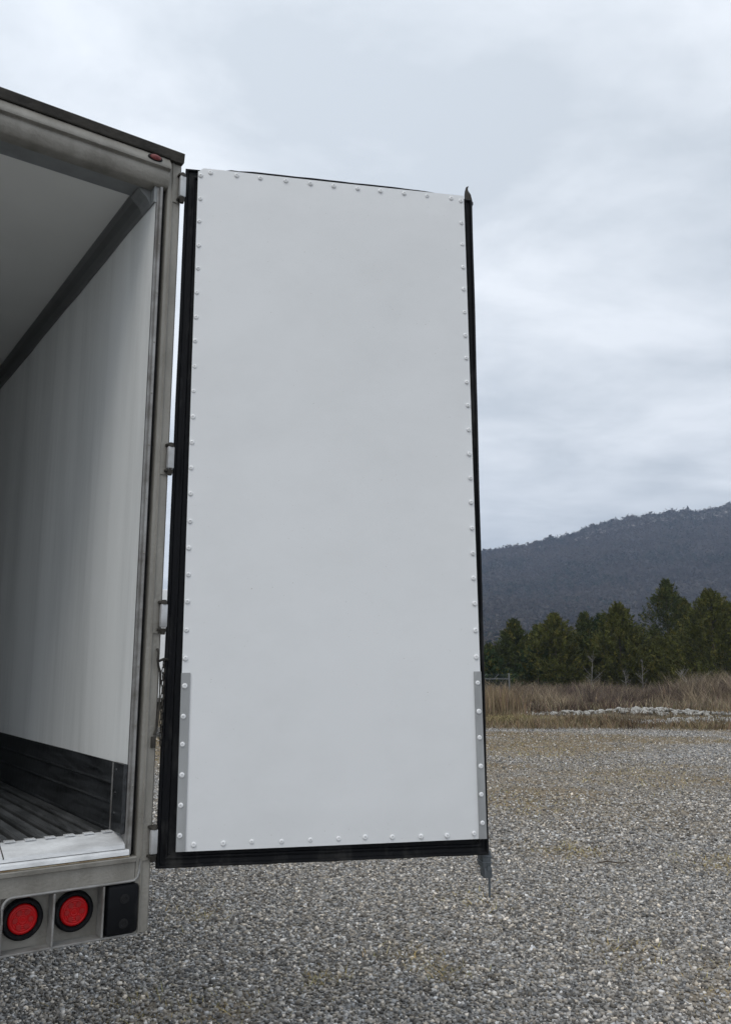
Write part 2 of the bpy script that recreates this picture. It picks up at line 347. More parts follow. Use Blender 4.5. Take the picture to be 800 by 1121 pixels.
fr_ = (yy > 1255) & (xx > 330) & (rng.random(n) < .35); c0[fr_] = np.array([.16, .155, .15]) * rng.uniform(.7, 1.2, (fr_.sum(), 1))
wd = raw_mesh('hillside_woods', tv.reshape(-1, 3), np.arange(n * K_ * 3).reshape(-1, 3), mat('bare_twigs_far', (1, 1, 1), .95, attr='tint', spec=.1), colors=np.repeat(c0, K_ * 3, 0))
tag(wd, 'leafless woods covering the long ridge', 'woods', kind='stuff')
# pale bluffs just under the crest
bl_v = []; bl_f = []; off = 0; nb = 250
bx = np.concatenate([rng.normal(440, 22, 90), rng.normal(500, 16, 30), rng.normal(545, 12, 60), rng.normal(350, 12, 30), rng.uniform(200, 600, 40)]); by = 1300 - rng.uniform(6, 46, nb)
P = np.stack([bx, by, hill_z(bx, by) + 2.0], 1)
v, f, c = stones(P, rng.uniform(1.4, 4.2, nb), ico, icof, flat=.42, cols=np.repeat(np.array([[.30, .28, .27]]), nb, 0) * rng.uniform(.5, 1.1, (nb, 1)))
bl = raw_mesh('bluff_rocks', v, f, m_st, colors=c); tag(bl, 'pale rock outcrops just below the wooded ridge crest', 'rock outcrop', kind='stuff')

# ------------------------------------------------------------ haze
hz = MB().box(-1500, 2600, -60, 2350, -3.2, 340).build('haze', mat('tmp2', (1, 1, 1)))
m = bpy.data.materials.new('haze_air'); m.use_nodes = True; t = m.node_tree; t.nodes.clear()
vo_ = N(t, 'ShaderNodeVolumePrincipled', i_Density=0.00026); vo_.inputs['Color'].default_value = (.62, .75, 1, 1); vo_.inputs['Anisotropy'].default_value = .2
oo = N(t, 'ShaderNodeOutputMaterial'); t.links.new(vo_.outputs[0], oo.inputs['Volume'])
hz.data.materials.clear(); hz.data.materials.append(m); tag(hz, kind='stuff')

# ------------------------------------------------------------ refrigerated trailer with its rear door swung open
C = Vector((-.765, 3.2, 0)); TA = math.atan2(.5707, .8212)
tr = empty('refrigerated_trailer', C, TA)
tag(tr, 'white refrigerated trailer seen from behind with its right door swung wide open', 'trailer')
W, LEN = 2.6, 14.6        # local: x = -u (leftwards is negative), y into the trailer, z up
# outer shell
sh = lambda x0, x1, y0, y1, z0, z1, nme, m, bev=0: MB().box(x0, x1, y0, y1, z0, z1, bev).build(nme, m, tr)
sh(-.098, -.004, .06, LEN, 1.10, 3.97, 'side_wall', M['white']); sh(-W + .004, -W + .098, .06, LEN, 1.10, 3.97, 'side_wall', M['white'])
sh(-W + .004, -.004, .055, LEN, 3.975, 4.015, 'roof', M['white']); sh(-W + .1, -.1, LEN - .1, LEN - .002, 1.1, 3.97, 'front_wall', M['white'])
# subfloor and ceiling
sh(-W + .1, -.1, .10, LEN - .1, 1.12, 1.296, 'subfloor', M['grime'])
sh(-W + .155, -.155, .1535, LEN - .11, 3.868, 3.96, 'ceiling_panel', M['ceil'])
# liner walls with a slow vertical bow between the fixings
def liner(side):
    x0 = -.1 if side > 0 else -W + .1
    b = bmesh.new(); ys = np.concatenate([np.linspace(.012, 4, 90), np.linspace(4.2, LEN - .1, 60)]); zs = np.linspace(1.57, 3.795, 20)
    gr = []
    for z in zs:
        row = []
        for y in ys:
            d = .0016 * math.sin(y * 5.3 + .5 * math.sin(z * 1.4)) + .0008 * math.sin(y * 13 + z * .9)
            row.append(b.verts.new((x0 - side * max(0.0, d + .0025) * min(1, (y - .012) * 8), y, z)))
        gr.append(row)
    for i in range(len(zs) - 1):
        for j in range(len(ys) - 1):
            b.faces.new((gr[i][j], gr[i][j + 1], gr[i + 1][j + 1], gr[i + 1][j]))
    mbx = MB(); mbx.b.free(); mbx.b = b
    return mbx.build('wall_liner', M['liner'], tr, smooth=True)
liner(1); liner(-1)
# cove mouldings between ceiling and wall
cvp = [(-.099, 3.785), (-.1075, 3.784), (-.112, 3.800), (-.126, 3.822), (-.148, 3.838), (-.160, 3.8575), (-.160, 3.875), (-.099, 3.875)]
MB().prism(cvp, .153, LEN - .11, 'y').build('cove_moulding', M['cove'], tr)
MB().prism([(-W - a, b) for a, b in cvp], .153, LEN - .11, 'y').build('cove_moulding', M['cove'], tr)
# black scuff liner low on the walls
def kick(x, s):
    mm = MB().prism([(x, 1.30), (x - s * .012, 1.30), (x - s * .012, 1.335), (x - s * .009, 1.34), (x - s * .009, 1.42), (x - s * .013, 1.427), (x - s * .009, 1.434), (x - s * .009, 1.49), (x - s * .013, 1.497), (x - s * .009, 1.504), (x - s * .009, 1.573), (x, 1.573)], .125, LEN - .11, 'y')
    k = mm.build('scuff_liner', M['kick'], tr)
    e = MB().box(min(x, x - s * .015), max(x, x - s * .015), .008, .118, 1.336, 1.574, .002)
    for z in (1.55, 1.47, 1.40): e.lathe([(.006, 0), (.004, .003), (.001, .004)], (x - s * .015, .085, z), (-s, 0, 0), 8)
    e.build('liner_end_plate', M['kick'], k)
    MB().box(min(x - s * .0125, x - s * .0165), max(x - s * .0125, x - s * .0165), .118, .128, 1.338, 1.572, .001).build('worn_seam', M['steel_lt'], k)
kick(-.1, 1); kick(-W + .1, -1)
# ducted T floor
fl = MB()
k = 0; x = -.118
while x > -W + .13:
    fl.prism([(x, 1.297), (x, 1.325), (x - .006, 1.333), (x - .036, 1.333), (x - .042, 1.325), (x - .042, 1.297)], .088, LEN - .12, 'y')
    x -= .066; k += 1
fl.build('duct_floor', mat('oiled_duct_floor', (.17, .175, .18), .35, .5, col2=(.06, .063, .065), vscale=4, vstretch=(9, 1.2, 1), bump=.1, bscale=30, rvar=.12), tr)
nb_ = MB(); x = -.118
while x > -W + .13:
    nb_.box(x - .038, x - .004, .072, .096, 1.3365, 1.342, .001); x -= .066
nb_.build('floor_weld_tips', M['alu'], tr)
# sill: sloping aluminium threshold, groove, second strip, rusty caulk line
MB().prism([(.100, 1.336), (.082, 1.337), (.006, 1.302), (.003, 1.288), (.050, 1.288), (.1, 1.29)], -W + .0975, -.0975, 'x').build('sill', M['alu'], tr)
MB().prism([(.048, 1.2865), (-.003, 1.2855), (-.008, 1.280), (-.010, 1.268), (.048, 1.266)], -W + .085, -.085, 'x').build('sill_lip', M['alu'], tr)
MB().box(-W + .085, -.083, -.008, .04, 1.2615, 1.2655).build('sill_caulk', M['rust'], tr)
MB().prism([(.083, 1.3375), (.004, 1.3025), (.004, 1.2985), (.083, 1.3335)], -.503, -.4995, 'x').build('sill_joint', M['grime'], tr)
# rear frame: jambs
pA = [(0, .006), (.006, 0), (.032, .001), (.035, -.004), (.039, -.005), (.042, .000), (.0555, .001), (.0575, .006), (.0575, .054), (0, .054)]
pB = [(.0735, .052), (.0735, .007), (.077, .001), (.086, .001), (.0885, .006), (.0885, .0115), (.097, .0115), (.097, .052)]
for s in (1, -1):
    f_ = (lambda a: -a) if s > 0 else (lambda a: -W + a)
    MB().prism([(f_(a), b) for a, b in pA], 1.003, 3.975, 'z').build('door_jamb', M['steel'], tr, 'auto')
    MB().prism([(f_(a), b) for a, b in [(.0585, .03), (.0725, .03), (.0725, .052), (.0585, .052)]], 1.27, 3.853, 'z').build('jamb_groove', M['seam'], tr)
    o = MB().prism([(f_(a), b) for a, b in pB], 1.27, 3.853, 'z').build('jamb_trim', M['steel_lt'], tr, 'auto')
# small screws down the trim
for z in np.arange(1.5, 3.8, .21): MB().lathe([(.004, 0), (.003, .0015), (.001, .002)], (-.082, .001, z), (0, -1, 0), 8).build('trim_screw', M['steel'], tr)
# header
hp = [(-.004, 4.018), (-.005, 3.982), (-.010, 3.977), (-.020, 3.962), (-.029, 3.945), (-.033, 3.932), (-.031, 3.925), (-.016, 3.921), (-.014, 3.917), (-.019, 3.913), (-.020, 3.899), (-.014, 3.880), (-.006, 3.862), (-.002, 3.858), (.004, 3.854), (.052, 3.854), (.052, 4.018)]
MB().prism(hp, -W + .0575, -.0575, 'x').build('header', M['steel'], tr, 'auto')
MB().prism([(.054, 4.0225), (-.020, 4.0225), (-.023, 4.019), (-.017, 3.985), (-.0145, 3.9815), (-.0055, 3.982), (-.0055, 4.0185), (.054, 4.0185)], -W - .002, .002, 'x').build('roof_edge_trim', M['grime'], tr)
MB().box(-.0570, .001, -.0165, .05, 3.9765, 4.0175, .004).build('corner_cap', M['grime'], tr)
MB().prism([(.0545, 3.856), (.150, 3.860), (.150, 3.89), (.0545, 3.96)], -W + .1, -.1, 'x').prism([(a, min(b, 3.854)) for a, b in cvp], .056, .151, 'y').box(-.1085, -.0975, .0125, .0555, 3.785, 3.8535).build('header_liner', mat('header_liner_sheet', (.28, .295, .30), .5, col2=(.18, .185, .185), vscale=4), tr)
# marker light in the header
mk = MB(); 
mk.lathe([(.024, 0), (.025, .004), (.021, .008)], (0, 0, 0), (0, -1, 0), 20)
for v in mk.b.verts: v.co = Vector((v.co.x * 1.25 - .127, v.co.y - .0270, v.co.z * .62 + 3.950))
mk_o = mk.build('marker_light', M['seam'], tr, 'auto')
ml = MB(); ml.lathe([(.019, 0), (.0175, .006), (.010, .009), (.002, .010)], (0, 0, 0), (0, -1, 0), 20)
for v in ml.b.verts: v.co = Vector((v.co.x * 1.25 - .127, v.co.y - .0335, v.co.z * .62 + 3.950))
ml.build('lens', mat('dusty_marker_lens', (.13, .006, .008), .35, col2=(.20, .05, .045), vscale=60), mk_o, 'auto')
# rear sill frame with the lamp recesses
MB().prism([(.054, 1.260), (-.006, 1.2605), (-.010, 1.256), (-.008, 1.243), (-.001, 1.240), (.054, 1.240)], -W + .059, -.0588, 'x').build('rear_step', M['steel'], tr, 'auto')
rf = MB()
rf.box(-W + .058, -.0583, .002, .054, 1.178, 1.2395)
for x0, x1 in ((-.497 - .004, -.052),):
    rf.box(x0, x1, .052, .058, 1.003, 1.1775)          # back plate of the recess
rf.box(-W + .058, -.5015, .002, .054, 1.0, 1.1775)
rf.build('rear_crossmember', M['steel'], tr, 'auto')
rim = MB()
def arc(cx, cz, r, a0, a1, n=7): return [(cx + r * math.cos(R(a0 + (a1 - a0) * i / n)), 0, cz + r * math.sin(R(a0 + (a1 - a0) * i / n))) for i in range(n + 1)]
rim.tube([(-.494, 0, 1.006)] + [(-.494, 0, 1.10)] + arc(-.464, 1.148, .030, 180, 90) + arc(-.085, 1.148, .03, 90, 90, 1) + [(-.060, 0, 1.1785), (-.047, 0, 1.190), (-.041, 0, 1.215), (-.041, 0, 1.25)], .0048, 8)
rim.box(-.50, -.044, -.002, .056, 1.0, 1.0065, .001)
rim.build('recess_rim', M['steel_lt'], tr, 'auto')
for xx_ in (-.332, -.166):
    MB().box(xx_ - .0035, xx_ + .0035, -.006, .052, 1.0075, 1.172, .0015).build('lamp_divider', M['steel_lt'], tr)
for xc in (-.253, -.420):
    gr_ = MB().lathe([(.064, 0), (.067, .006), (.066, .016), (.060, .022), (.052, .022), (.047, .012), (.047, .004)], (xc, .052, 1.098), (0, -1, 0), 40).build('tail_light', M['rubber'], tr, 'auto')
    ln = MB().lathe([(.0475, 0), (.0475, .012), (.0455, .0155)] + [(.044 - i * .0035, .0165 + (.0012 if i % 2 else 0)) for i in range(12)] + [(.002, .0172)], (xc, .048, 1.098), (0, -1, 0), 40)
    ln.build('lens', M['red'], gr_, 'auto')
    fr = MB()
    for a in range(6): fr.cyl((xc + .025 * math.cos(a * 1.047), .0305, 1.098 + .025 * math.sin(a * 1.047)), (xc + .025 * math.cos(a * 1.047), .0285, 1.098 + .025 * math.sin(a * 1.047)), .009, .008, 14)
    fr.build('reflex_pattern', mat('deep_red', (.30, .002, .003), .4), gr_)
bx = MB().box(-.153, -.042, -.012, .05, 1.0085, 1.170, .012)
bo = bx.build('dock_bumper', M['rubber'], tr, 'auto')
for z in (1.045, 1.125): MB().lathe([(.016, 0), (.016, .003), (.009, .0035), (.008, .001)], (-.095, -.012, z), (0, -1, 0), 16).build('bumper_bolt', M['seam'], bo)
# hinges
def hinge(z0, z1):
    h = MB().box(-.016, .0105, -.031, -.011, z0 + .018, z1 - .014, .005).build('hinge', M['hinge'], tr, 'auto')
    MB().cyl((-.003, -.021, z1 - .016), (-.003, -.021, z1 + .001), .013, .009, 12).box(-.020, .010, -.024, .003, z1 - .0125, z1 - .003, .002).build('hinge_pin', M['grime'], h, 'auto')
    MB().cyl((-.003, -.021, z0 - .008), (-.003, -.021, z0 + .014), .008, .013, 12).box(-.020, .010, -.024, .003, z0 + .006, z0 + .0155, .002).build('hinge_pin', M['grime'], h, 'auto')
    MB().box(-.0385, -.012, -.0035, .0005, z0 - .004, z1 + .004, .001).build('hinge_leaf', M['steel'], h)
for z0, z1 in ((3.805, 3.93), (2.655, 2.775), (2.045, 2.165), (1.245, 1.362)): hinge(z0, z1)
# hold-back hook and chain hanging in the gap
hk = MB().tube([(-.014, -.004, 1.985), (-.012, -.012, 1.970), (-.016, -.016, 1.945), (-.010, -.014, 1.918), (-.001, -.010, 1.900), (.002, -.006, 1.87), (.001, -.006, 1.78), (-.003, -.006, 1.70), (-.012, -.006, 1.672)], .0045, 8)
hk.box(-.022, -.006, -.012, .002, 1.628, 1.668, .002)
ho = hk.build('holdback_cable', M['grime'], tr, 'auto')
ch = MB()
for i in range(13):
    z = 1.93 - i * .0235; r_ = []
    for a in range(9):
        q = a / 8 * 2 * math.pi; u_ = math.cos(q) * .006; r_.append((.012 + (u_ if i % 2 else 0), -.008 + (0 if i % 2 else u_), z + math.sin(q) * .015))
    ch.tube(r_, .0024, 5)
ch.tube([(.030, 0, 1.945), (.012, -.008, 1.948), (-.008, -.012, 1.94)], .005, 6)
ch.build('chain', M['grime'], ho)
# running gear
def wheel(x, y, par):
    ty = MB().lathe([(.28, -.13), (.45, -.14), (.50, -.11), (.50, .11), (.45, .14), (.28, .13)], (x, y, .50), (1, 0, 0), 36).build('wheel', M['tyre'], par, 'auto')
    MB().lathe([(.279, -.12), (.20, -.05), (.09, -.02), (.09, .02), (.20, .05), (.279, .12)], (x, y, .50), (1, 0, 0), 24).build('rim', M['hinge'], ty, 'auto')
for y in (3.2, 4.45):
    for x in (-.16, -.46, -W + .46, -W + .16): wheel(x, y, tr)
    MB().cyl((-W + .3, y, .5), (-.3, y, .5), .06).build('axle', M['grime'], tr)
MB().box(-W + .5, -W + .62, .3, 13.5, .80, 1.1).box(-.62, -.5, .3, 13.5, .8, 1.1).build('chassis_rails', M['grime'], tr)
for x in (-W + .5, -.5): MB().box(x - .06, x + .06, 11.5, 11.62, .1, 1.1).box(x - .15, x + .15, 11.4, 11.72, 0.02, .1).build('landing_leg', M['grime'], tr)

# ---- the open door (local: x along the door, y away from the camera, z up), hinged at the jamb
DO = Vector((-.749, 3.2, 0)); DA = math.atan2(.19, .982)
mw = Matrix.Translation(DO) @ Matrix.Rotation(DA, 4, 'Z')
local = (Matrix.Translation(C) @ Matrix.Rotation(TA, 4, 'Z')).inverted() @ mw
door = MB().box(.006, 1.247, .045, .105, 1.214, 3.970, .004).build('door', M['white'], tr)
door.matrix_parent_inverse = Matrix(); door.matrix_local = local
door['label'] = 'white insulated door with black gasket swung back past the trailer corner'
def dbuild(mb, name, m, smooth=False): return mb.build(name, m, door, smooth)
# gasket frame: profile across the band (offset from outer edge, y)
def gasket():
    b = bmesh.new()
    prof = [(.000, .060), (-.002, .030), (.000, .018), (.005, .012), (.010, .013), (.014, .021), (.026, .023), (.034, .019), (.038, .020), (.042, .026), (.090, .028), (.090, .060)]
    x0, x1, z0, z1 = 0.0, 1.252, 1.206, 3.976
    def path():
        P = []
        for i in range(41): P.append((x0 + (x1 - x0) * i / 40, z0, 0, 1))
        for i in range(1, 60): P.append((x1, z0 + (z1 - z0) * i / 60, -1, 0))
        for i in range(41): P.append((x1 - (x1 - x0) * i / 40, z1, 0, -1))
        for i in range(1, 60): P.append((x0, z1 - (z1 - z0) * i / 60, 1, 0))
        return P
    rings = []
    for (x, z, ax, az_) in path():
        corner = (abs(x - x0) < 1e-6 or abs(x - x1) < 1e-6) and (abs(z - z0) < 1e-6 or abs(z - z1) < 1e-6)
        if corner: ax = 1 if x < .5 else -1; az_ = 1 if z < 2 else -1
        wob = .0006 * math.sin(x * 23 + z * 5) + .0004 * math.sin(x * 51 + z * 11.)
        up = .0205 * math.exp(-((x - .64) / .50) ** 8) + (.004 if .16 < x < .2 else 0) if z > 3.9 and az_ == -1 else 0.0
        fl_ = 1 if not up else 1
        ring = []
        for o_, y in prof:
            k_ = o_ - (wob if o_ < .04 else 0) - (up if o_ < .02 else 0)
            ring.append(b.verts.new((x + ax * k_, y, z + az_ * k_)))
        rings.append(ring)
    nr = len(rings); npf = len(prof)
    for i in range(nr):
        for j in range(npf - 1):
            b.faces.new((rings[i][j], rings[(i + 1) % nr][j], rings[(i + 1) % nr][j + 1], rings[i][j + 1]))
    mb2 = MB(); mb2.b.free(); mb2.b = b
    return dbuild(mb2, 'gasket', M['rubber'], 'auto')
gk = gasket()
# inner panel (a skewed sheet with a clipped upper corner and a thickness of 40 mm)
def pan():
    b = bmesh.new()
    def XL(z): return .0505 + (3.978 - z) / 2.714 * .0195
    def XR(z): return 1.207 + (3.980 - z) / 2.714 * .0285
    nu, nv = 50, 110; gr = []
    for j in range(nv + 1):
        row = []
        for i in range(nu + 1):
            u = i / nu; z0 = 1.2635 + .005 * u; z1 = 3.976 + .003 * u
            if u < .02 : z1 -= .018 * (1 - u / .02)
            z = z0 + (z1 - z0) * j / nv; x = XL(z) + (XR(z) - XL(z)) * u
            e = min(u, 1 - u, (z - z0) * .8, (z1 - z) * .8)
            y = -.004 * min(1, max(0, e) / .10) + .0012 * math.sin(x * 4.1 + z * 1.3) + .001 * math.sin(z * 3.7 - x * 2)
            row.append(b.verts.new((x, y, z)))
        gr.append(row)
    for j in range(nv):
        for i in range(nu): b.faces.new((gr[j][i], gr[j][i + 1], gr[j + 1][i + 1], gr[j + 1][i]))
    bd = [gr[0][i] for i in range(nu)] + [gr[j][nu] for j in range(nv)] + [gr[nv][i] for i in range(nu, 0, -1)] + [gr[j][0] for j in range(nv, 0, -1)]
    bk = [b.verts.new((v.co.x, .046, v.co.z)) for v in bd]
    for i in range(len(bd)):
        b.faces.new((bd[i], bk[i], bk[(i + 1) % len(bd)], bd[(i + 1) % len(bd)]))
    mb2 = MB(); mb2.b.free(); mb2.b = b
    return dbuild(mb2, 'inner_panel', M['panel'], 'auto')
pan()
def strip(x0t, x1t, x0b, x1b, zt, zb):
    b = MB(); vs_ = []
    for y in (-.0065, .004): vs_.append([b.b.verts.new(p) for p in ((x0b, y, zb), (x1b, y, zb), (x1t, y, zt), (x0t, y, zt))])
    b.b.faces.new(vs_[0]); b.b.faces.new(vs_[1][::-1])
    for i in range(4): b.b.faces.new((vs_[0][i], vs_[0][(i + 1) % 4], vs_[1][(i + 1) % 4], vs_[1][i]))
    dbuild(b, 'edge_strip', M['strip'])
strip(.0635, .0965, .0690, .1020, 1.897, 1.2655); strip(1.2010, 1.2305, 1.2075, 1.2370, 1.902, 1.2690)
# rivets
def rivet_mesh():
    b = MB().lathe([(.0098, .0), (.0096, .0022), (.0078, .0048), (.0045, .0060), (.0042, .0052)], (0, 0, 0), (0, -1, 0), 16)
    return b.build('rivet', M['rivet'], None, 'auto')
rv0 = rivet_mesh(); rv0.data.materials.append(M['cap']); 
for p in rv0.data.polygons:
    if len(p.vertices) > 4 and abs(p.center.y) > .004: p.material_index = 1
pos = []
for i in range(26):
    s_ = i / 25; jz = random.uniform(-.003, .003)
    pos.append((.062 + s_ * .019, 3.941 - s_ * 2.619 + jz, s_ > .76)); pos.append((1.192 + s_ * .028, 3.953 - s_ * 2.623 + jz, s_ > .76))
for i in range(11): pos.append((.103 + i * .1043 + random.uniform(-.004, .004), 3.958 + .0015 * i * .1, False))
for i in range(11): pos.append((.131 + i * .1054 + random.uniform(-.004, .004), 1.288 + random.uniform(-.003, .003), False))
for i, (x, z, st) in enumerate(pos):
    o = rv0 if i == 0 else rv0.copy()
    if i: COL.objects.link(o)
    o.parent = door; o.location = (x + random.uniform(-.0012, .0012), -.0062 if st else -.0006, z); o.rotation_euler = (random.uniform(-.14, .14), 0, random.uniform(-.16, .16)); o.scale = [random.uniform(.92, 1.07)] * 3
# lock rod along the free edge, on the outer face
rod = MB().cyl((1.235, .125, 1.218), (1.235, .125, 4.02), .0135, seg=14)
ro = dbuild(rod, 'lock_rod', M['galv'], 'auto')
def sub(mb, name, m=M['galv']): return mb.build(name, m, door, 'auto')
sub(MB().box(1.238, 1.272, .052, .12, 1.150, 1.212, .003).cyl((1.262, .11, 1.148), (1.262, .046, 1.148), .010).box(1.234, 1.276, .05, .124, 1.186, 1.194, .002).box(1.244, 1.276, .054, .11, 1.112, 1.151, .003).box(1.2345, 1.277, .05, .125, 1.166, 1.172, .002), 'lock_cam')
sub(MB().cyl((1.272, .08, 1.116), (1.272, .08, 1.035), .005, seg=8), 'cam_tail')
sub(MB().tube([(1.252, .07, 3.95), (1.252, .07, 4.0), (1.248, .07, 4.03), (1.244, .072, 4.05), (1.247, .074, 4.068), (1.254, .075, 4.076)], [.014, .018, .015, .008, .005, .002], 8).box(1.222, 1.268, .05, .13, 3.972, 3.988, .003), 'upper_cam', M['grime'])
for z in (1.7, 2.35, 2.86, 3.4): sub(MB().box(1.214, 1.2575, .100, .142, z - .03, z + .03, .004), 'rod_bracket')
# ragged tongue of rubber at the free upper corner
sub(MB().tube([(1.214, .012, 3.83), (1.220, .006, 3.90), (1.213, .004, 3.975)], [.002, .0035, .002], 6), 'gasket_lip', M['rubber'])

# ------------------------------------------------------------ a second box trailer parked further back, seen through the gap
t2 = empty('parked_trailer', (-6.9, 25.0, 0), R(3)); tag(t2, 'white box trailer parked in the distance, seen through the hinge gap of the open door', 'trailer')
MB().box(-7, 6, 0, 2.6, 1.15, 4.3, .02).build('body', M['white'], t2)
MB().box(-7, 6, -.01, 2.61, 1.05, 1.145).build('side_rail', M['steel_lt'], t2)
MB().box(-6.5, 5.5, .8, 1.8, .8, 1.045).build('chassis_rails', M['grime'], t2)
for x in (4.6, 3.4):
    for y in (.18, 2.42):
        MB().lathe([(.28, -.13), (.50, -.12), (.50, .12), (.28, .13)], (x, y, .5), (0, 1, 0), 24).build('wheel', M['tyre'], t2, 'auto')
for y in (.3, 2.1): MB().box(-4.6, -4.45, y, y + .15, .02, 1.045).build('landing_leg', M['grime'], t2)

# ------------------------------------------------------------ cedars
m_leaf = mat('cedar_foliage', (1, 1, 1), .7, attr='tint', spec=.15)
m_bark = mat('grey_brown_bark', (.10, .08, .065), .9, col2=(.05, .04, .033), vscale=8, vstretch=(1, 1, .2), bump=.4)
m_dead = mat('bleached_bark', (.20, .19, .175), .9, col2=(.11, .10, .09), vscale=8)
def cedar(x, y, h, r, label, tint, sparse=0.0, lean=0.0, seed=0, low=.03):
    rg = np.random.default_rng(100 + seed)
    root = empty('cedar_tree', (x, y, float(ground_z(np.array([float(x)]), np.array([float(y)]))[0]) - .05), rg.uniform(0, 6)); root.rotation_euler.z = 0
    tag(root, label, 'tree', 'cedars along the weedy field')
    tk = MB().tube([(0, 0, 0), (.03, 0, h * .3), (lean * .5, 0, h * .65), (lean, 0, h * .985)], [.13, .10, .05, .008], 7)
    for i in range(26):
        a = rg.uniform(0, 6.28); f_ = rg.uniform(.08, .88); rr = r * (1 - f_) ** .7 * .75; z = h * f_; c0_ = lean * f_
        tk.tube([(c0_, 0, z), (c0_ + math.cos(a) * rr * .5, math.sin(a) * rr * .5, z + rr * .22), (c0_ + math.cos(a) * rr, math.sin(a) * rr, z + rr * .5)], [.035, .022, .008], 4)
    tk.build('trunk', m_bark, root)
    nc = int(480 + 200 * r * h / 7)
    f = rg.random(nc) ** 1.15 * (1 - low) + low
    shape = np.minimum(1, (f / .10) ** .4) * (1 - f) ** .74 * 1.34
    lob = .38 + 1.2 * fbm(np.cos(np.arange(nc)) * 0 + rg.uniform(0, 9, nc), f * 9, 3, seed)
    a = rg.uniform(0, 2 * math.pi, nc)
    big = 1 + .22 * np.sin(a * 3 + f * 11 + seed) + .15 * np.sin(a * 5 - f * 17)
    rr = r * shape * lob * big * np.where(rg.random(nc) < .3, rg.uniform(.3, .8, nc), rg.uniform(.76, 1.16, nc)) + .03
    cx = lean * f + rr * np.cos(a); cy_ = rr * np.sin(a); cz = h * f + rg.normal(0, .08, nc)
    dirx = np.stack([np.cos(a), np.sin(a), rg.uniform(.35, 1.1, nc) + f], 1); dirx /= np.linalg.norm(dirx, axis=1, keepdims=True)
    kk = 26 if not sparse else int(26 * (1 - sparse))
    L_ = (.34 + .42 * rg.random(nc)) * (1.15 - .6 * f)
    tt = rg.uniform(-.6, 1, (nc, kk))
    P = np.stack([cx, cy_, cz], 1)[:, None] + dirx[:, None] * (tt * L_[:, None])[..., None] + rg.normal(0, 1, (nc, kk, 3)) * (.11 * (1.15 - tt * .9))[..., None] * (1.1 - .6 * f)[:, None, None]
    u = rg.normal(0, 1, (nc, kk, 3)) + dirx[:, None] * 1.4; u /= np.linalg.norm(u, axis=2, keepdims=True)
    v_ = np.cross(u, rg.normal(0, 1, (nc, kk, 3))); v_ /= np.linalg.norm(v_, axis=2, keepdims=True)
    s = rg.uniform(.08, .15, (nc, kk, 1))
    tri = np.stack([P - u * s * .7 + v_ * s * .35, P - u * s * .7 - v_ * s * .35, P + u * s * 1.2], 2)
    base = np.array(tint)
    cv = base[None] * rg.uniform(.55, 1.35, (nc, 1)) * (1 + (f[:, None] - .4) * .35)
    tan = rg.random(nc) < .18; cv[tan] = np.array([.13, .12, .028]) * rg.uniform(.6, 1.1, (tan.sum(), 1))
    cvv = np.repeat(cv[:, None], kk, 1) * rg.uniform(.75, 1.25, (nc, kk, 1))
    n_ = nc * kk
    raw_mesh('crown', tri.reshape(-1, 3), np.arange(n_ * 3).reshape(-1, 3), m_leaf, root, np.repeat(cvv.reshape(-1, 3), 3, 0))
G1, G2, G3 = (.046, .056, .014), (.070, .074, .016), (.031, .050, .018)
cedar(8.7, 60, 3.2, 1.23, 'low dark cedar closest to the open door, behind the fence corner', G3, seed=1, low=0)
cedar(12.5, 72, 6.1, 1.9, 'slim pointed cedar standing apart at the left end of the row', G1, seed=2)
cedar(15.0, 74, 5.8, 1.68, 'small cedar just right of the slim pointed one, peeping over its neighbours', G1, seed=3)
cedar(15.3, 69, 6.4, 2.35, 'broad brownish olive cedar in the left half of the row', G2, seed=4)
cedar(17.4, 78, 5.6, 2.02, 'low cedar filling the gap behind the broad brownish one', G3, seed=5)
cedar(19.3, 75, 6.9, 1.57, 'narrow cedar with a bare white sapling in front of it', G1, seed=6)
cedar(21.2, 77, 6.9, 1.57, 'narrow cedar behind the round-shouldered one in mid row', G3, seed=7)
cedar(20.2, 68, 7.2, 2.58, 'full yellow-green cedar with round shoulders in mid row', G2, seed=8)
cedar(23.6, 78, 6.2, 2.13, 'dark cedar in the dip left of the tallest tree', G3, seed=9)
cedar(26.1, 74, 9.7, 2.58, 'tallest cedar of the row with a thin open top', G1, sparse=.25, seed=10, lean=.2)
cedar(28.8, 77, 8.3, 2.02, 'cedar tucked between the tallest one and the big bushy one', G2, seed=11)
cedar(26.0, 64, 7.8, 3.5, 'big bushy cedar standing forward at the right of the row', G2, seed=12)
cedar(11.4, 79, 4.2, 1.9, 'low cedar filling the gap left of the slim pointed one', G1, seed=14)
cedar(13.9, 70, 4.6, 1.6, 'short cedar between the slim pointed one and the broad brownish one', G3, seed=15)
cedar(17.7, 70, 4.9, 1.7, 'short bushy cedar in front of the gap right of the broad brownish one', G1, seed=16)
cedar(22.9, 67, 4.4, 1.9, 'short wide cedar in the dip left of the tallest tree', G2, seed=17)
cedar(30.4, 71, 7.4, 2.58, 'cedar cut by the right edge of the picture', G1, seed=13)

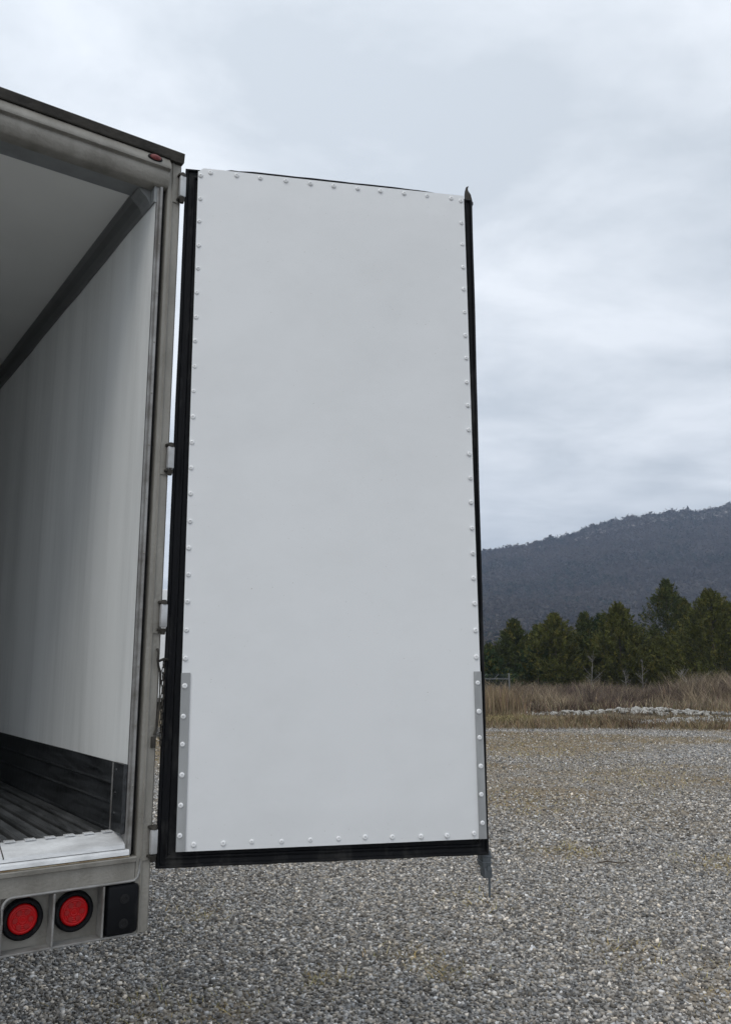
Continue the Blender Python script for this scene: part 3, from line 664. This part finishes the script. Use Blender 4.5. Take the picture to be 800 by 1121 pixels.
# bare saplings and dead brush
def bare_tree(name, x, y, h, spread, label, seed, tilt=0.0, m_=None, nb=16):
    rg = random.Random(seed); z0 = float(ground_z(np.array([float(x)]), np.array([float(y)]))[0]) - .03
    root = empty(name, (x, y, z0)); tag(root, label, 'bare tree')
    b = MB().tube([(0, 0, 0), (tilt * .3, 0, h * .4), (tilt, 0, h)], [.045, .032, .006], 6)
    b.build('trunk', m_ or m_dead, root)
    c = MB()
    for i in range(nb):
        f_ = rg.uniform(.2, .95); a = rg.uniform(0, 6.28); l_ = spread * (1.15 - f_) * rg.uniform(.5, 1.2)
        p = Vector((tilt * f_, 0, h * f_)); q1 = p + Vector((math.cos(a) * l_ * .5, math.sin(a) * l_ * .5, l_ * .45)); q2 = q1 + Vector((math.cos(a) * l_ * .5, math.sin(a) * l_ * .4, l_ * .55 + rg.uniform(-.1, .1)))
        c.tube([p, q1, q2], [.020, .013, .004], 4)
        for _ in range(3):
            d_ = Vector((rg.uniform(-1, 1), rg.uniform(-1, 1), rg.uniform(.1, 1))) * l_ * .35
            s_ = p.lerp(q2, rg.uniform(.4, .9)); c.tube([s_, s_ + d_], [.010, .003], 4)
    c.build('branches', m_ or m_dead, root)
bare_tree('bare_sapling', 15.9, 61, 3.4, 1.1, 'thin white leafless sapling in front of the narrow cedar', 1, .3)
bare_tree('bare_sapling', 19.9, 62, 2.9, .7, 'thin grey upright sapling below the yellow-green cedar', 2, .05)
bare_tree('bare_sapling', 18.2, 60, 2.2, .6, 'short grey stem in the weeds left of the fallen brush', 3, -.2)
bare_tree('dead_brush', 22.6, 58.5, 2.0, 1.5, 'pale dead brush leaning left in front of the tallest cedar', 4, -1.3, mat('weathered_twigs', (.19, .18, .165), .9), nb=22)
bare_tree('dead_brush', 24.9, 57, 2.0, 1.8, 'grey leafless bush at the foot of the big bushy cedar', 5, .6, mat('grey_twigs', (.15, .14, .13), .9), nb=40)

# ------------------------------------------------------------ dry weeds and grass (countless)
def blades(name, x, y, h, wd_, cols, label, cat, lean=.35, m_=None):
    n = len(x); z = ground_z(x, y) - .02
    a = rng.uniform(0, 2 * math.pi, n); ax = np.cos(a) * wd_; ay = np.sin(a) * wd_
    lx = rng.normal(0, lean, n) * h; ly = rng.normal(0, lean, n) * h
    P0 = np.stack([x - ax, y - ay, z], 1); P1 = np.stack([x + ax, y + ay, z], 1)
    P2 = np.stack([x + ax * .7 + lx * .4, y + ay * .7 + ly * .4, z + h * .6], 1); P3 = np.stack([x - ax * .7 + lx * .4, y - ay * .7 + ly * .4, z + h * .6], 1)
    P4 = np.stack([x + lx + ax * .15, y + ly, z + h], 1); P5 = np.stack([x + lx - ax * .15, y + ly, z + h], 1)
    V = np.stack([P0, P1, P2, P3, P4, P5], 1).reshape(-1, 3); b = np.arange(n)[:, None] * 6
    F = np.concatenate([b + np.array([[0, 1, 2, 3]]), b + np.array([[3, 2, 4, 5]])])
    o = raw_mesh(name, V, F, m_ or m_grass, colors=np.repeat(cols, 6, 0)); tag(o, label, cat, kind='stuff'); return o
m_grass = mat('dry_stalks', (1, 1, 1), .85, attr='tint', spec=.1)
def tone(n, base, var=.45):
    c = np.array(base)[None] * rng.uniform(1 - var, 1 + var, (n, 1)); return c * rng.uniform(.9, 1.1, (n, 3))
# tall dead weeds behind the rubble
n = 120000
y = 41 + 32 * rng.random(n) ** 1.3; x = rng.uniform(-.15, .62, n) * y
dens = fbm(x * .35, y * .35, 3, 41); k_ = rng.random(n) < np.clip((dens - .22) * 2.6, .1, 1); x, y, dens = x[k_], y[k_], dens[k_]; n = len(x)
hh = (.10 + 1.45 * dens * (.6 + .8 * fbm(x * 1.3, y * .8, 2, 71))) * rng.uniform(.35, 1.15, n) * np.clip((y - 40) / 8, .5, 1.0) * (1 + .6 * np.clip((x / y - .34) * 10, 0, 1))
c = tone(n, (.24, .195, .14)); dk = fbm(x * .2, y * .15, 3, 51) > .52; c[dk] = tone(dk.sum(), (.115, .085, .066))
pl = rng.random(n) < .10 + .3 * (fbm(x * .8, y * .6, 2, 73) > .55); c[pl] = tone(pl.sum(), (.32, .26, .175))
blades('tall_weeds', x, y, hh, .012 + .010 * rng.random(n), c, 'tall dead brown weeds between the rubble and the cedars', 'weeds', .38)
# taller brushy clumps in the weeds
nk = 150; ky = rng.uniform(42, 60, nk); kx = rng.uniform(.13, .56, nk) * ky; kx[:60] = rng.uniform(.36, .56, 60) * ky[:60]
kh = rng.uniform(.9, 1.7, nk) * np.where(kx / ky > .36, 1.15, .85); pb = 150
a = rng.uniform(0, 6.28, (nk, pb)); rr = rng.random((nk, pb)) ** .7 * .55
x = (kx[:, None] + np.cos(a) * rr).ravel(); y = (ky[:, None] + np.sin(a) * rr).ravel(); n = nk * pb
ct = np.where(rng.random((nk, 1)) < .45, 1, 0) * np.array([[.30, .24, .165]]); ct = np.where(ct > 0, ct, np.array([[.13, .10, .082]]))
blades('brushy_weeds', x, y, (kh[:, None] * rng.uniform(.45, 1.1, (nk, pb))).ravel(), .009 + .007 * rng.random(n), np.repeat(ct, pb, 0) * rng.uniform(.6, 1.3, (n, 1)), 'taller brushy clumps of dead weeds in front of the cedars', 'weeds', .42)
# orange-tan reeds by the fence
n = 2300; x = rng.normal(6.0, .45, n); y = rng.uniform(37, 43, n); k_ = (x < 7.2) & (vnoise(x * 3, y * 3, 5) > .35); x, y = x[k_], y[k_]; n = len(x)
blades('tan_reeds', x, y, rng.uniform(.5, 1.35, n), .012 + .008 * rng.random(n), tone(n, (.235, .18, .115)), 'orange-tan reeds beside the open door edge in front of the fence', 'reeds', .2)
# low brown grass on the field edge
n = 42000; y = 28.6 + 17 * rng.random(n); x = rng.uniform(-.2, .62, n) * y
k_ = y > edge_y(x) - .2 + rng.normal(0, .5, n) ** 2 * -.6; x, y = x[k_], y[k_]; n = len(x)
k_ = (rng.random(n) < np.where((y > 34.5) & (y < 41.5) & (x > 6.5), .22, 1)) & (rng.random(n) < np.where((y > 31.5) & (y <= 34.5) & (x > 10), .4, 1)); x, y = x[k_], y[k_]; n = len(x)
c = tone(n, (.13, .095, .060)); gp = fbm(x * .3, y * .3, 3, 61) > .55; c[gp] = tone(gp.sum(), (.20, .155, .095))
blades('low_dry_grass', x, y, rng.uniform(.03, .30, n) * (.4 + 1.2 * fbm(x * .9, y * .9, 3, 66)), .010 + .008 * rng.random(n), c, 'low dry brown grass along the edge of the gravel', 'grass', .6)
n = 2600; x = rng.normal(4.95, .9, n); y = rng.normal(34.5, .9, n)
blades('yellow_grass', x, y, rng.uniform(.06, .2, n), .011 + .006 * rng.random(n), tone(n, (.30, .255, .13)), 'patch of yellow grass beside the open door edge at the end of the gravel', 'grass', .6)
# sparse weeds through the gravel
n = 160000; x, y = scatter(n, 4.4, 30.5, .75)
k_ = rng.random(n) < bare(x, y) ** 1.3 * .75; x, y = x[k_], y[k_]; n = len(x)
c = tone(n, (.20, .15, .085)); yl = rng.random(n) < .35; c[yl] = tone(yl.sum(), (.28, .235, .11))
blades('weeds_in_gravel', x, y, rng.uniform(.015, .05, n) * (1 + y * .03), .0016 + y * .00016, c, 'sparse straw-coloured weeds growing through the gravel', 'weeds', .9)

cl = [(-1.28, 5.25, .16), (-.82, 5.2, .18), (-.28, 5.7, .10), (.28, 6.2, .13), (.49, 5.85, .10), (2.25, 5.6, .27), (1.8, 6.3, .15), (4.1, 20.7, 1.1), (2.3, 12.9, .5), (5.2, 16, .9), (2.2, 9.6, .25), (3.6, 9.0, .25), (-1.3, 7.1, .15), (.9, 7.6, .2)]
xs = []; ys = []
for a, b_, r_ in cl:
    k = int((200 if b_ < 8.5 else 520) + 260 * r_); xs.append(rng.normal(a, r_, k)); ys.append(rng.normal(b_, r_ * 1.2, k))
x = np.concatenate(xs); y = np.concatenate(ys); n = len(x); k_ = vnoise(x * 9, y * 9, 3) > .38; x, y = x[k_], y[k_]; n = len(x)
blades('straw_tufts', x, y, rng.uniform(.02, .055, n) * (1 + y * .03), .0018 + y * .00022, tone(n, (.42, .34, .15)), 'small straw-yellow tufts low among the stones of the lot', 'weeds', .9)
# a dead twig lying on the stones
tg = MB().tube([(2.28, 8.9, .03), (2.40, 8.93, .045), (2.52, 8.90, .035), (2.68, 8.94, .04)], [.004, .007, .006, .002], 5).tube([(2.40, 8.93, .04), (2.46, 9.0, .06)], [.004, .002], 5).build('twig', mat('dark_twig', (.06, .045, .03), .9))
tag(tg, 'short dark twig lying on the gravel right of the lower door corner', 'twig')
# ------------------------------------------------------------ rubble: pale rocks in low rows
m_rock = mat('pale_limestone', (.46, .45, .42), .85, col2=(.15, .14, .12), vscale=1.6, bump=.5, bscale=12)
proto = []
for k in range(7):
    b = bmesh.new(); bmesh.ops.create_icosphere(b, subdivisions=2, radius=1)
    sc_ = (random.uniform(.8, 1.2), random.uniform(.7, 1.1), random.uniform(.45, .7)); dirs = [Vector((random.gauss(0, 1), random.gauss(0, 1), random.gauss(0, 1))).normalized() for _ in range(9)]
    for v in b.verts:
        p = v.co.copy()
        for d_ in dirs:
            e = p.dot(d_)
            if e > .72: p -= d_ * (e - .72)
        v.co = Vector((p.x * sc_[0], p.y * sc_[1], p.z * sc_[2])) * random.uniform(.96, 1.04)
    me = bpy.data.meshes.new('rock'); b.to_mesh(me); b.free(); me.materials.append(m_rock); proto.append(me)
rk = []
def row(px0, px1, d0, d1, n, th, s0, s1):
    for i in range(n):
        q = random.random(); d_ = d0 + (d1 - d0) * q + random.gauss(0, th); xx_ = (px0 + (px1 - px0) * q) + random.gauss(0, .25)
        rk.append((xx_, d_, random.uniform(s0, s1)))
row(7.0, 13.2, 40.0, 38.5, 60, .6, .05, .14); row(9.0, 14.2, 38.6, 36.2, 95, .9, .08, .20); row(11.0, 13.0, 39.4, 38.6, 18, .4, .10, .22)
row(10.3, 12.6, 32.4, 33.6, 40, .3, .07, .17); row(12.4, 15.2, 33.8, 33.4, 34, .3, .05, .13)
for i, (x, y, s) in enumerate(rk):
    o = bpy.data.objects.new('rock', proto[i % 7]); COL.objects.link(o)
    z = float(ground_z(np.array([x]), np.array([y]))[0]); hump = .14 * math.exp(-((y - 38.3) / 1.6) ** 2) if y > 35 else 0
    o.location = (x, y, z + s * .25 + hump * random.random()); o.rotation_euler = (random.uniform(-.5, .5), random.uniform(-.5, .5), random.uniform(0, 6.28)); o.scale = (s, s, s)
    tag(o, 'pale grey limestone rock lying in the rubble rows at the edge of the weeds', 'rock', 'rocks in the rubble rows')
n = 800; q = rng.random(n); x = 6.9 + 8.0 * q + rng.normal(0, .3, n); y = 40.2 - 3.6 * q ** 2 + rng.normal(0, 1.1, n)
n2 = 400; x2 = 10 + 5 * rng.random(n2); y2 = 32.6 + rng.normal(0, .6, n2) + (x2 - 10) * .2; x = np.concatenate([x, x2]); y = np.concatenate([y, y2]); n += n2
v, f, c = stones(np.stack([x, y, ground_z(x, y) + .03], 1), rng.uniform(.03, .10, n), octv, octf, cols=np.array([[.36, .35, .33]]) * rng.uniform(.4, 1.2, (n, 1)))
o = raw_mesh('rubble_chips', v, f, m_st, colors=c); tag(o, 'small broken stone between the rocks of the rubble rows', 'rubble', kind='stuff')

# ------------------------------------------------------------ chain-link fence corner behind the door edge
M['post'] = mat('galvanised_post', (.13, .135, .14), .7)
fn = empty('chain_link_fence', (6.97, 46, 0)); tag(fn, 'grey chain-link fence corner with angled barbed-wire arms, beside the open door edge', 'fence')
fx = 7.66 - 6.97
for x in (fx, fx - 2.6, fx - 5.2): 
    ps = MB().cyl((x, 0, 0), (x, 0, 1.62 if x < fx else 1.84), .045 if x == fx else .03).build('post', M['post'], fn)
MB().cyl((fx - 7, 0, 1.53), (fx, 0, 1.53), .024, seg=8).build('top_rail', M['post'], fn)
for x in (fx - .55, fx - 1.2, fx - 2.6): MB().cyl((x - .28, 0, 1.5), (x, .0, 1.80), .014, seg=6).build('wire_arm', M['post'], fn)
wb = MB()
for z in (1.60, 1.69, 1.78): wb.cyl((fx - 7, 0, z), (fx, 0, z), .004, seg=4)
wb.build('barbed_wire', M['galv'], fn)
ml_ = MB()
for i in range(110):
    x = fx - 8.4 + i * .085
    for s_ in (1, -1):
        a0, a1 = (x, .05), (x + s_ * 1.45, 1.5)
        if max(a0[0], a1[0]) < fx and min(a0[0], a1[0]) > fx - 7: ml_.cyl((a0[0], 0, a0[1]), (a1[0], 0, a1[1]), .003, seg=3, cap=False)
ml_.build('mesh', M['galv'], fn)
for mm_ in [x for x in bpy.data.materials if x.users == 0]: bpy.data.materials.remove(mm_)
